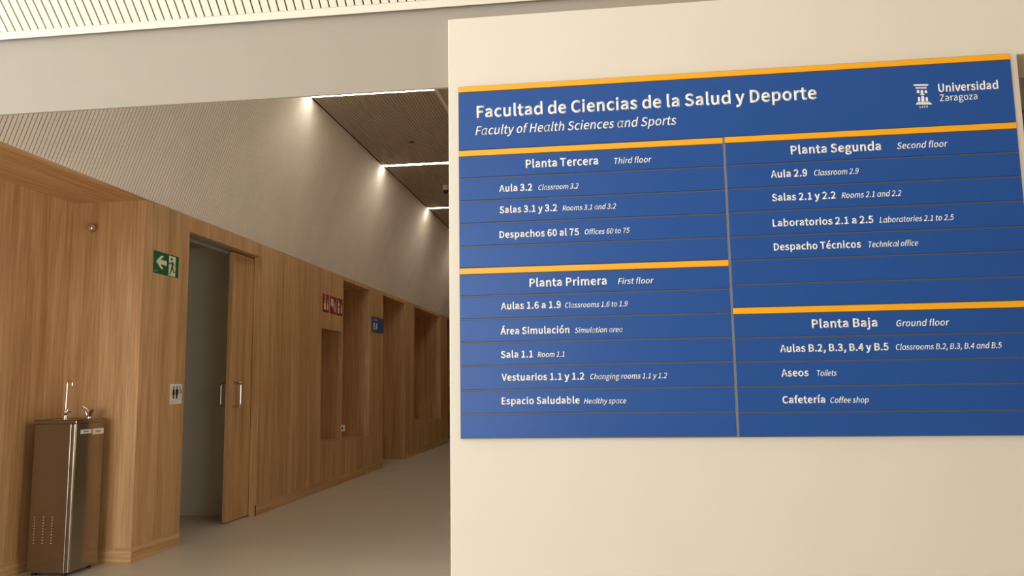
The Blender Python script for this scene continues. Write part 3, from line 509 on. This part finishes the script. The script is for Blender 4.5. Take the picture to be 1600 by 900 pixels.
# washroom behind
struct('wall_washroom', boxes((-5.6, -3.452, D1b + 0.005, D1b + 0.1, 0, 2.9), (-5.7, -5.6, 5.0, D1b + 0.1, 0, 2.9),
                              (-5.6, -4.0, 5.25, 5.35, 0, 2.9), (-3.50, -3.45, 5.33, D1a, 0, 2.9), (-3.50, -3.45, D1a, D1b, 2.475, 2.9)), M_GREYW)
struct('ceiling_washroom', boxes((-5.7, -3.45, 5.2, D1b + 0.1, 2.9, 2.98)), M_GREYW)

# --- slatted wall leaning out over the oak
bm = BM()
L2 = math.hypot(XC - XW, ZC - ZT)
wd = Vector(((XC - XW) / L2, 0, (ZC - ZT) / L2))
wn = Vector((wd.z, 0, -wd.x))
Q0 = Vector((XW, 0, ZT + 0.012))
y = 2.92
while y < YE:
    obox(bm, Q0 + Vector((0, y, 0)) - wn * 0.005, wd * (L2 - 0.012), Vector((0, 0.0258, 0)), wn * 0.005)
    y += 0.0318
struct('wall_slatted', bm, M_SLATB)
bm = BM()
obox(bm, Q0 + Vector((0, 2.9, 0)) - wn * 0.0205, wd * (L2 + 0.1), (0, YE - 2.9, 0), wn * 0.014)
struct('wall_slatted_backing', bm, M_DARK)

# --- corridor ceiling: slats in bays between the light lines
LY = [6.99, 9.475, 11.97, 14.46]
XR = -1.57
LW = 0.036
bm = BM()
edges = [2.9] + [v for c in LY for v in (c - LW - 0.006, c + LW + 0.006)] + [YE]
x = XC + 0.012
while x < XR - 0.03:
    for a, b in zip(edges[0::2], edges[1::2]):
        box(bm, x, x + 0.0262, a, b, ZC, ZC + 0.012)
    x += 0.0318
struct('ceiling', bm, M_SLATC)
struct('ceiling_backing', boxes((XC - 0.15, 5.3, 2.9, YE, ZC + 0.06, ZC + 0.12)), M_DARK)
struct('trim_5', boxes((XR - 0.004, XR + 0.03, 2.9, YE, ZC - 0.012, ZC + 0.05)), M_TRIMW)
struct('ceiling_plain', boxes((XR + 0.03, 5.2, 2.9, YE, ZC, ZC + 0.05)), M_HALL)
LAB = ['ceiling light line touching the lower edge of the boxed beam',
       'ceiling light line between the black ceiling sprinkler and the dome camera',
       'short bit of ceiling light line just beyond the dome camera',
       'ceiling light line deepest in the corridor, behind the sign wall']
for c, lb in zip(LY, LAB):
    t = thing('ceiling_light', lb, 'light', (XC, c, ZC), 'light lines across the corridor ceiling')
    x0, x1 = XC + 0.004, XR - 0.006
    obj('housing', boxes((x0, x1, c - LW - 0.005, c - LW, ZC, ZC + 0.055), (x0, x1, c + LW, c + LW + 0.005, ZC, ZC + 0.055),
                         (x0, x1, c - LW, c + LW, ZC + 0.05, ZC + 0.055)), M_TRIMW, t)
    obj('diffuser', boxes((x0, x1, c - LW, c + LW, ZC + 0.002, ZC + 0.008)), M_LED, t)

# --- other sides of the corridor
struct('wall_corridor', boxes((-0.45, -0.3, 2.9, 3.0, 0, ZC), (-0.45, -0.3, 5.0, YE, 0, ZC), (-0.45, -0.3, 3.0, 5.0, 0, 0.6), (-0.45, -0.3, 3.0, 5.0, 2.5, ZC)), M_HALL)
struct('added_window', boxes((-0.34, -0.31, 3.0, 5.0, 0.6, 0.65), (-0.34, -0.31, 3.0, 5.0, 2.45, 2.5), (-0.34, -0.31, 3.0, 3.05, 0.65, 2.45), (-0.34, -0.31, 3.98, 4.02, 0.65, 2.45), (-0.34, -0.31, 4.95, 5.0, 0.65, 2.45)), M_DIV)  # frame of the invented, unseen opening added for the corridor fill light
struct('wall_end', boxes((-4.2, -0.3, YE, YE + 0.15, 0, ZC)), M_WOOD)
# room seen through the opening beside the sign
struct('wall_rear', boxes((-0.3, 5.2, 4.18, 4.3, 0, 2.555)), M_WOOD)
struct('wall_rear_upper', boxes((-0.3, 5.2, 4.2, 4.3, 2.555, ZC)), M_SLATB)

# ================================================================ things
# --- directory sign -------------------------------------------------
YF = 2.585


def bp(u, v, w):
    return Vector((u, YF - w, v))


sign = thing('directory_sign', 'large blue and yellow floor directory board on the white wall', 'sign', (0.405, 2.6, 1.02))
UL, UM0, UM1, UR = -0.495, 0.394, 0.402, 1.306
obj('backing', boxes((UL - 0.002, UR + 0.002, YF + 0.005, 2.6, 1.017, 2.229)), M_GAP, sign)
gp = 0.0027


def panel(nm, u0, u1, v0, v1, m_):
    return obj(nm, boxes((u0, u1, YF, YF + 0.008, v0 + gp, v1 - gp)), m_, sign, bevel=0.0008, seg=1)


def band(u0, u1, v0, v1):
    return obj('yellow_band', boxes((u0, u1, YF - 0.0006, YF + 0.008, v0, v1)), M_YEL, sign, bevel=0.0008, seg=1)


head = panel('header_panel', UL, UR, 1.997, 2.2075, M_BLUE)
band(UL, UR, 2.2075, 2.2265)
band(UL, UM0, 1.9775, 1.997)
band(UM1, UR, 1.9785, 1.998)
band(UL, UM0, 1.5665, 1.586)
band(UM1, UR, 1.4085, 1.428)
obj('divider', boxes((UM0, UM1, YF + 0.001, YF + 0.006, 1.018, 1.998)), M_DIV, sign)
rows = []
for u0, u1, vs in ((UL, UM0, [1.977, 1.899, 1.819, 1.740, 1.661, 1.5865]), (UL, UM0, [1.566, 1.491, 1.413, 1.334, 1.256, 1.176, 1.097, 1.019]),
                   (UM1, UR, [1.978, 1.901, 1.822, 1.743, 1.662, 1.584, 1.504, 1.4285]), (UM1, UR, [1.408, 1.331, 1.254, 1.175, 1.094, 1.017])):
    for a, b in zip(vs[:-1], vs[1:]):
        rows.append((u0, b, a, panel('row_panel', u0, u1, b, a, M_BLUE)))

TXT = [
    ('Facultad de Ciencias de la Salud y Deporte', 'b', -0.4315, 2.1129, 0.703, 0.0421),
    ('Faculty of Health Sciences and Sports', 'i', -0.4365, 2.0507, 0.2473, 0.0308),
    ('Planta Tercera', 'b', -0.2633, 1.9263, -0.0174, 0.028),
    ('Third floor', 'i', 0.0328, 1.9254, 0.1593, 0.0199),
    ('Aula 3.2', 'b', -0.3564, 1.8469, -0.2423, 0.0235),
    ('Classroom 3.2', 'i', -0.2231, 1.8466, -0.0856, 0.0178),
    ('Salas 3.1 y 3.2', 'b', -0.3561, 1.7724, -0.1597, 0.0233),
    ('Rooms 3.1 and 3.2', 'i', -0.1418, 1.772, 0.0374, 0.0176),
    ('Despachos 60 al 75', 'b', -0.3572, 1.687, -0.088, 0.0231),
    ('Offices 60 to 75', 'i', -0.0709, 1.688, 0.0795, 0.0174),
    ('Planta Primera', 'b', -0.2578, 1.5173, -0.0006, 0.027),
    ('First floor', 'i', 0.0358, 1.5172, 0.152, 0.0192),
    ('Aulas 1.6 a 1.9', 'b', -0.3557, 1.4438, -0.154, 0.0231),
    ('Classrooms 1.6 to 1.9', 'i', -0.1421, 1.4434, 0.0654, 0.0175),
    ('Área Simulación', 'b', -0.3577, 1.3599, -0.1278, 0.0229),
    ('Simulation area', 'i', -0.1109, 1.3594, 0.0467, 0.0173),
    ('Sala 1.1', 'b', -0.3578, 1.2819, -0.2496, 0.0227),
    ('Room 1.1', 'i', -0.2347, 1.2819, -0.1443, 0.0173),
    ('Vestuarios 1.1 y 1.2', 'b', -0.3567, 1.2064, -0.0826, 0.0226),
    ('Changing rooms 1.1 y 1.2', 'i', -0.0651, 1.2068, 0.1841, 0.0171),
    ('Espacio Saludable', 'b', -0.357, 1.129, -0.0998, 0.0224),
    ('Healthy space', 'i', -0.0859, 1.128, 0.0512, 0.0169),
    ('Planta Segunda', 'b', 0.6104, 1.929, 0.8922, 0.0284),
    ('Second floor', 'i', 0.9402, 1.9296, 1.0954, 0.0208),
    ('Aula 2.9', 'b', 0.5426, 1.8537, 0.6578, 0.0236),
    ('Classroom 2.9', 'i', 0.6777, 1.8541, 0.8181, 0.0185),
    ('Salas 2.1 y 2.2', 'b', 0.5421, 1.7754, 0.7424, 0.0234),
    ('Rooms 2.1 and 2.2', 'i', 0.7602, 1.7754, 0.9442, 0.0183),
    ('Laboratorios 2.1 a 2.5', 'b', 0.5401, 1.6909, 0.8526, 0.0233),
    ('Laboratories 2.1 to 2.5', 'i', 0.8709, 1.6905, 1.0957, 0.0181),
    ('Despacho Técnicos', 'b', 0.5396, 1.6124, 0.8095, 0.0231),
    ('Technical office', 'i', 0.8298, 1.6122, 0.9834, 0.018),
    ('Planta Baja', 'b', 0.6437, 1.3587, 0.8426, 0.0269),
    ('Ground floor', 'i', 0.8975, 1.3574, 1.0562, 0.0201),
    ('Aulas B.2, B.3, B.4 y B.5', 'b', 0.5411, 1.2838, 0.8709, 0.0228),
    ('Classrooms B.2, B.3, B.4 and B.5', 'i', 0.891, 1.2837, 1.2036, 0.0176),
    ('Aseos', 'b', 0.5409, 1.2066, 0.6245, 0.0226),
    ('Toilets', 'i', 0.6479, 1.2064, 0.7101, 0.0177),
    ('Cafetería', 'b', 0.5402, 1.1223, 0.6702, 0.0225),
    ('Coffee shop', 'i', 0.6841, 1.1217, 0.8011, 0.0175),
    ('Universidad', 'b', 1.0812, 2.1122, 1.2616, 0.0268),
    ('Zaragoza', 'r', 1.0835, 2.0806, 1.1971, 0.0224),
    ('1474', 'r', 1.0186, 2.0619, 1.045, 0.0068)]
for s, st, u0, v0, u1, cap in TXT:
    par = head
    for ru, rb, ra, o in rows:
        if rb < v0 + 0.01 < ra and (u0 < UM0) == (ru < 0):
            par = o
    lettering('lettering', s, st, bp, u0, v0, u1 - u0, cap, par)

# the columned-building emblem in the header
em = []


def ep(px, py):
    return (1.008 + (px - 105) * 0.000196, 2.0745 + (532 - py - (px - 105) * 0.05) * 0.000212)


def arch(x0, x1, y0, y1):
    r = (x1 - x0) / 2
    q = [(x0, y1), (x1, y1), (x1, y0 + r)]
    for k in range(1, 6):
        a = math.pi * k / 6
        q.append(((x0 + x1) / 2 + r * math.cos(a), y0 + r - r * math.sin(a)))
    q.append((x0, y0 + r))
    return q


em.append([(88, 226), (110, 213), (318, 213), (332, 222), (308, 238), (104, 238)])
for k in range(7):
    x0 = 128 + k * 25
    em.append([(x0, 256), (x0 + 17, 256), (x0 + 17, 282), (x0, 282)])
em += [arch(139, 178, 302, 352), arch(199, 240, 304, 358), arch(262, 301, 308, 352)]
em.append([(186, 374), (206, 362), (236, 362), (256, 374), (256, 382), (186, 382)])
em += [arch(148, 182, 412, 484), arch(200, 246, 396, 488), arch(268, 302, 416, 484)]
em.append([(140, 492), (326, 492), (340, 506), (128, 506)])
em.append([(120, 512), (346, 512), (362, 534), (104, 534)])
bm = BM()
for q in em:
    prism(bm, [ep(*p) for p in q], bp, 0.0006)
obj('emblem', bm, M_TXT, head)

# --- drinking fountain ----------------------------------------------
FX0, FX1, FY0, FY1, FZ0, FZ1 = -3.79, -3.492, 4.818, 5.108, 0.02, 1.0
f = thing('drinking_fountain', 'tall stainless steel drinking fountain standing in the oak alcove', 'drinking fountain', (-3.64, 4.963, 0))
obj('cabinet', boxes((FX0, FX1 - 0.036, FY0, FY1, FZ0, FZ1 - 0.028)), M_STEEL, f, bevel=0.004)
# front cover wrapping the corner, with a seam on the side
bm = BM()
prof = [(FX1 - 0.034, FY0 + 0.004), (FX1 - 0.032, FY0 - 0.002), (FX1 - 0.013, FY0 - 0.002)]
for k in range(1, 7):
    a = math.pi / 2 * k / 6
    prof.append((FX1 - 0.013 + 0.013 * math.sin(a), FY0 + 0.011 - 0.013 * math.cos(a)))
prof += [(FX1, FY1 - 0.006)]
for k in range(1, 7):
    a = math.pi / 2 * k / 6
    prof.append((FX1 - 0.008 + 0.008 * math.cos(a), FY1 - 0.006 + 0.008 * math.sin(a)))
prof += [(FX1 - 0.027, FY1 + 0.002)]
prism(bm, prof, lambda u, v, w: Vector((u, v, FZ0 + 0.006 + w)), FZ1 - 0.036 - FZ0)
front = obj('front_cover', bm, M_STEEL, f, smooth=True)
bm = BM()
box(bm, FX0 - 0.002, FX1 + 0.002, FY0 - 0.003, FY1 + 0.002, FZ1 - 0.028, FZ1 - 0.006)
obj('top_rim', bm, M_STEEL, f, bevel=0.004)
bm = BM()
w_ = 0.018
for b_ in ((FX0, FX0 + w_, FY0, FY1), (FX1 - w_, FX1, FY0, FY1), (FX0 + w_, FX1 - w_, FY0, FY0 + w_), (FX0 + w_, FX1 - w_, FY1 - w_, FY1)):
    box(bm, *b_, FZ1 - 0.006, FZ1)
box(bm, FX0 + w_, FX1 - w_, FY0 + w_, FY1 - w_, FZ1 - 0.0065, FZ1 - 0.003)
obj('basin', bm, M_STEEL, f)
M_RIM = mat('perforation_rim', (240, 226, 196), 0.35, 0.6)
for x in (-3.752, -3.690, -3.628):
    for k in range(10):
        z = 0.208 + k * 0.0183
        bm = BM()
        tube(bm, [(x, FY0 + 0.001, z), (x, FY0 - 0.0012, z)], 0.0036, 10)
        obj('vent_hole', bm, M_RIM, f)
for x in (FX0 + 0.03, FX1 - 0.05):
    for y in (FY0 + 0.03, FY1 - 0.03):
        bm = BM()
        tube(bm, [(x, y, 0.0), (x, y, FZ0 + 0.002)], 0.016, 14)
        obj('foot', bm, M_BLACK, f)
bm = BM()
tube(bm, [(FX1 - 0.018, FY0 - 0.001, 0.034), (FX1 - 0.018, FY0 - 0.0045, 0.034)], 0.005, 10)
obj('screw', bm, M_CHROME, f)
for ya, yb, za, zb in ((4.862, 4.972, 0.902, 0.930), (4.985, 5.102, 0.892, 0.930)):
    s_ = obj('sticker', boxes((FX1 - 0.001, FX1 + 0.0012, ya, yb, za, zb)), M_WPL, f)
    yc = (ya + yb) / 2
    bm = BM()
    for k in range(6):
        yy = ya + (yb - ya) * (0.28 + 0.075 * k)
        zz = (za + zb) / 2 - 0.004
        box(bm, FX1 + 0.001, FX1 + 0.0016, yy, yy + (yb - ya) * 0.05, zz, zz + 0.006 + 0.003 * (k % 2))
    obj('print', bm, M_INK, s_)
# swan-neck filler tap
tp = BM()
bx, by = -3.672, 4.95
tube(tp, [(bx, by, FZ1 - 0.004), (bx, by, FZ1 + 0.008), (bx, by, FZ1 + 0.012), (bx, by, FZ1 + 0.05), (bx, by, FZ1 + 0.066)], [0.016, 0.016, 0.011, 0.011, 0.007], 16)
tap = obj('filler_tap', tp, M_CHROME, f, smooth=True)
bm = BM()
pts = [(bx, by, FZ1 + 0.06), (bx + 0.003, by, FZ1 + 0.23)]
rr = 0.0185
for k in range(1, 13):
    a = math.pi * 0.97 * k / 12
    pts.append((bx + 0.003 + rr - rr * math.cos(a), by, FZ1 + 0.238 + rr * math.sin(a)))
pts.append((pts[-1][0], by, FZ1 + 0.222))
tube(bm, pts, 0.0052, 12)
obj('swan_neck', bm, M_CHROME, tap, smooth=True)
bm = BM()
tube(bm, [(bx, by - 0.006, FZ1 + 0.026), (bx + 0.028, by - 0.01, FZ1 + 0.062), (bx + 0.031, by - 0.01, FZ1 + 0.066)], [0.009, 0.008, 0.004], 12)
tube(bm, [(bx + 0.026, by - 0.01, FZ1 + 0.064), (bx + 0.046, by - 0.016, FZ1 + 0.046)], [0.004, 0.0065], 12)
obj('lever', bm, M_CHROME, tap, smooth=True)
# mouth bubbler
bx, by = -3.585, 5.075
bm = BM()
tube(bm, [(bx, by, FZ1 - 0.004), (bx, by, FZ1 + 0.008), (bx + 0.001, by, FZ1 + 0.012), (bx + 0.006, by, FZ1 + 0.03), (bx + 0.022, by - 0.01, FZ1 + 0.05), (bx + 0.036, by - 0.012, FZ1 + 0.062)],
     [0.017, 0.017, 0.012, 0.013, 0.015, 0.012], 16)
bub = obj('bubbler', bm, M_CHROME, f, smooth=True)
bm = BM()
tube(bm, [(bx + 0.004, by, FZ1 + 0.04), (bx - 0.012, by - 0.01, FZ1 + 0.062), (bx - 0.034, by - 0.02, FZ1 + 0.08)], [0.006, 0.005, 0.0035], 10)
tube(bm, [(bx - 0.016, by, FZ1 + 0.018), (bx - 0.024, by - 0.004, FZ1 + 0.042)], [0.009, 0.007], 10)
obj('lever', bm, M_CHROME, bub, smooth=True)

# --- chrome knob on the alcove side ----------------------------------
k_ = thing('coat_hook', 'small round chrome hook high on the oak alcove side', 'hook', (-3.704, 5.2, 2.362))
bm = BM()
tube(bm, [(-3.722, 5.2, 2.362), (-3.722, 5.193, 2.362)], [0.026, 0.022], 24)
obj('rosette', bm, M_STEELD, k_, smooth=True)
bm = BM()
tube(bm, [(-3.712, 5.194, 2.362), (-3.712, 5.176, 2.362), (-3.708, 5.168, 2.362), (-3.706, 5.150, 2.362), (-3.705, 5.138, 2.362), (-3.705, 5.134, 2.362)],
     [0.012, 0.014, 0.028, 0.031, 0.026, 0.012], 28)
obj('head', bm, M_CHROME, k_, smooth=True)


# --- signs on the oak wall ------------------------------------------
def wp(y0, z0, lift):
    return lambda u, v, w: Vector((XW + lift + w, y0 + u, z0 + v))


def plate(m_, y0, y1, z0, z1, parent, t=0.004, nm='plate'):
    return obj(nm, boxes((XW, XW + t, y0, y1, z0, z1)), m_, parent, bevel=0.0012, seg=1)


def shapes(nm, polys, P, m_, parent, t=0.0008):
    bm = BM()
    for q in polys:
        prism(bm, q, P, t)
    return obj(nm, bm, m_, parent)


def disc(cx, cy_, r, n=18, ry=None):
    ry = ry or r
    return [(cx + r * math.cos(2 * math.pi * k / n), cy_ + ry * math.sin(2 * math.pi * k / n)) for k in range(n)]


def limb(pts, w):
    """outline of a thick bent line"""
    out_l, out_r = [], []
    ws = w if isinstance(w, (list, tuple)) else [w] * len(pts)
    for i, p in enumerate(pts):
        a = pts[max(0, i - 1)]
        b = pts[min(len(pts) - 1, i + 1)]
        dx, dy = b[0] - a[0], b[1] - a[1]
        l = math.hypot(dx, dy)
        nx, ny = -dy / l * ws[i] / 2, dx / l * ws[i] / 2
        out_l.append((p[0] + nx, p[1] + ny))
        out_r.append((p[0] - nx, p[1] - ny))
    return out_l + out_r[::-1]


# emergency exit sign 0.34 x 0.166
e = thing('exit_sign', 'green emergency exit sign with arrow and running figure left of the washroom door', 'sign', (XW, 5.49, 2.04))
plate(M_GREEN, 5.325, 5.661, 2.042, 2.209, e)
P = wp(5.325, 2.042, 0.004)
shapes('arrow', [[(0.028, 0.0905), (0.092, 0.140), (0.128, 0.140), (0.086, 0.108), (0.168, 0.108), (0.168, 0.073), (0.086, 0.073), (0.128, 0.041), (0.092, 0.041)]], P, M_GLOW, e)
shapes('doorway', [[(0.198, 0.004), (0.289, 0.004), (0.289, 0.157), (0.198, 0.157)]], P, M_GLOW, e)
P2 = wp(5.325, 2.042, 0.0048)
shapes('running_figure', [disc(0.232, 0.134, 0.0115, 16, 0.0125),
                          [(0.226, 0.112), (0.250, 0.112), (0.256, 0.100), (0.252, 0.066), (0.232, 0.066), (0.234, 0.096)],
                          limb([(0.246, 0.110), (0.266, 0.098), (0.274, 0.082)], [0.011, 0.009, 0.008]),
                          limb([(0.230, 0.110), (0.214, 0.096), (0.194, 0.098)], [0.011, 0.009, 0.008]),
                          limb([(0.240, 0.072), (0.226, 0.040), (0.212, 0.012)], [0.018, 0.013, 0.011]),
                          limb([(0.246, 0.072), (0.262, 0.050), (0.258, 0.040), (0.284, 0.036)], [0.016, 0.013, 0.012, 0.010])], P2, M_GREEN, e)
shapes('maker_mark', [[(0.012 + 0.011 * k, 0.012), (0.019 + 0.011 * k, 0.012), (0.019 + 0.011 * k, 0.024), (0.012 + 0.011 * k, 0.024)] for k in range(4)], P, mat('pale_green_print', (110, 150, 116), 0.5), e)

# washroom sign 0.162 x 0.15
e = thing('washroom_sign', 'small white pictogram plate beside the open washroom door', 'sign', (XW, 5.692, 1.074))
plate(M_WPL, 5.612, 5.774, 1.074, 1.227, e)
P = wp(5.612, 1.074, 0.004)
shapes('woman_pictogram', [disc(0.043, 0.126, 0.0085, 16, 0.0075), [(0.032, 0.114), (0.054, 0.114), (0.062, 0.070), (0.024, 0.070)],
                           [(0.033, 0.072), (0.0415, 0.072), (0.0415, 0.040), (0.034, 0.040)], [(0.0445, 0.072), (0.053, 0.072), (0.052, 0.040), (0.0445, 0.040)]], P, M_INK, e)
shapes('man_pictogram', [disc(0.087, 0.126, 0.0085, 16, 0.0075), [(0.071, 0.114), (0.104, 0.114), (0.106, 0.076), (0.099, 0.074), (0.098, 0.040), (0.0885, 0.040), (0.0875, 0.074),
                                                                (0.0865, 0.074), (0.0855, 0.040), (0.076, 0.040), (0.075, 0.074), (0.069, 0.076)]], P, M_INK, e)
ring = [(0.131 + 0.0145 * math.cos(a), 0.093 + 0.0135 * math.sin(a)) for a in [math.radians(150 + 250 * k / 14) for k in range(15)]]
shapes('wheelchair_pictogram', [disc(0.126, 0.128, 0.006, 14), limb([(0.126, 0.120), (0.130, 0.101), (0.145, 0.100), (0.152, 0.086)], 0.006), limb([(0.128, 0.113), (0.143, 0.112)], 0.005), limb(ring, 0.0045)], P, M_INK, e)
shapes('braille', [disc(0.016 + 0.0085 * k, 0.016 + 0.005 * (k % 2), 0.0022, 8) for k in range(10)], P, mat('grey_print', (150, 142, 130), 0.6), e)

# three red fire-fighting signs
flame = [(0.0, 0.0), (0.018, -0.018), (0.022, -0.05), (0.010, -0.085), (0.016, -0.055), (0.002, -0.07), (0.0, -0.125), (-0.004, -0.07), (-0.018, -0.04), (-0.014, -0.015)]


def fl(x, y, k=1.0):
    base = [(0.0, 0.062), (0.010, 0.030), (0.006, 0.014), (0.018, -0.004), (0.022, -0.032), (0.016, -0.056), (0.004, -0.064), (-0.010, -0.058), (-0.018, -0.034), (-0.012, -0.008), (-0.006, 0.022)]
    return [(x + p * k, y + q * k) for p, q in base]


for (ya, yb), lb, sy_ in (((8.766, 8.966), 'red fire extinguisher sign above the low oak niche, nearest of three', 0),
                         ((9.012, 9.212), 'red fire alarm button sign, middle one of three above the low oak niche', 1),
                         ((9.245, 9.445), 'red fire hose sign, farthest of three above the low oak niche', 2)):
    z0, z1 = 2.058, 2.268
    e = thing('fire_sign', lb, 'sign', (XW, ya, z0), 'red fire signs on the oak wall')
    plate(M_RED, ya, yb, z0, z1, e)
    P = wp(ya, z0, 0.004)
    if sy_ == 0:
        q = [[(0.036, 0.026), (0.096, 0.026), (0.096, 0.092), (0.086, 0.108), (0.046, 0.108), (0.036, 0.092)], [(0.056, 0.108), (0.078, 0.108), (0.078, 0.126), (0.056, 0.126)],
             limb([(0.050, 0.128), (0.084, 0.136), (0.074, 0.186), (0.050, 0.190)], 0.018)]
    elif sy_ == 1:
        q = [[(0.022, 0.090), (0.100, 0.090), (0.100, 0.178), (0.022, 0.178)], limb([(0.112, 0.120), (0.090, 0.088), (0.086, 0.062)], 0.016)]
    else:
        q = [[(0.030, 0.022), (0.084, 0.022), (0.084, 0.096), (0.030, 0.096)], disc(0.057, 0.130, 0.027), limb([(0.057, 0.150), (0.050, 0.176), (0.068, 0.186)], 0.016)]
    shapes('pictogram', q, P, M_WPL, e)
    shapes('flame', [fl(0.152, 0.092, 1.05)], P, M_WPL, e)

# classroom sign
e = thing('classroom_sign', 'dark blue classroom plate marked B.4 beside the doorway', 'sign', (XW, 10.93, 1.945))
plate(M_BLUED, 10.672, 11.214, 1.947, 2.158, e, t=0.012)
P = wp(10.672, 1.947, 0.012)
lettering('lettering', 'B.4', 'b', P, 0.06, 0.03, 0.18, 0.098, e)
shapes('heading_line', [[(0.05 + 0.034 * k, 0.160), (0.076 + 0.034 * k, 0.160), (0.076 + 0.034 * k, 0.176 + 0.004 * (k % 2)), (0.05 + 0.034 * k, 0.176 + 0.004 * (k % 2))] for k in range(6)], P, mat('pale_blue_print', (170, 176, 190), 0.5), e)

# socket between the two niches
e = thing('wall_socket', 'ivory socket on the oak edge between the low and the tall niche', 'socket', (XW, 9.475, 0.67))
obj('cover', boxes((-3.315, -3.275, 9.452, 9.466 + 0.03, 0.632, 0.706)), M_SOCK, e, bevel=0.003)
bm = BM()
tube(bm, [(-3.295, 9.4525, 0.669), (-3.295, 9.4505, 0.669)], 0.012, 16)
obj('outlet', bm, M_BLACK, e)

# --- on the corridor ceiling ------------------------------------------
e = thing('ceiling_sprinkler', 'tiny black sprinkler head in the slatted ceiling', 'sprinkler', (-2.195, 8.56, ZC))
bm = BM()
tube(bm, [(-2.195, 8.56, ZC + 0.02), (-2.195, 8.56, ZC - 0.004)], 0.032, 20)
obj('rosette', bm, M_BLACK, e)
bm = BM()
tube(bm, [(-2.195, 8.56, ZC - 0.003), (-2.195, 8.56, ZC - 0.009)], [0.014, 0.012], 16)
obj('deflector', bm, M_BLACK, e)

e = thing('dome_camera', 'white and black dome camera under the corridor ceiling', 'camera', (-2.225, 10.6, ZC))
cxx, cyy = -2.222, 10.6
bm = BM()
tube(bm, [(cxx, cyy, ZC + 0.003), (cxx, cyy, ZC - 0.06), (cxx, cyy, ZC - 0.075)], [0.047, 0.046, 0.042], 28)
obj('housing', bm, M_WPL, e, smooth=True)
bm = BM()
pts, rs = [], []
for k in range(9):
    a = math.pi / 2 * k / 8
    pts.append((cxx + 0.002, cyy - 0.01, ZC - 0.07 - 0.055 * math.sin(a)))
    rs.append(max(0.003, 0.038 * math.cos(a)))
tube(bm, pts, rs, 28)
obj('dome', bm, M_BLACK, e, smooth=True)
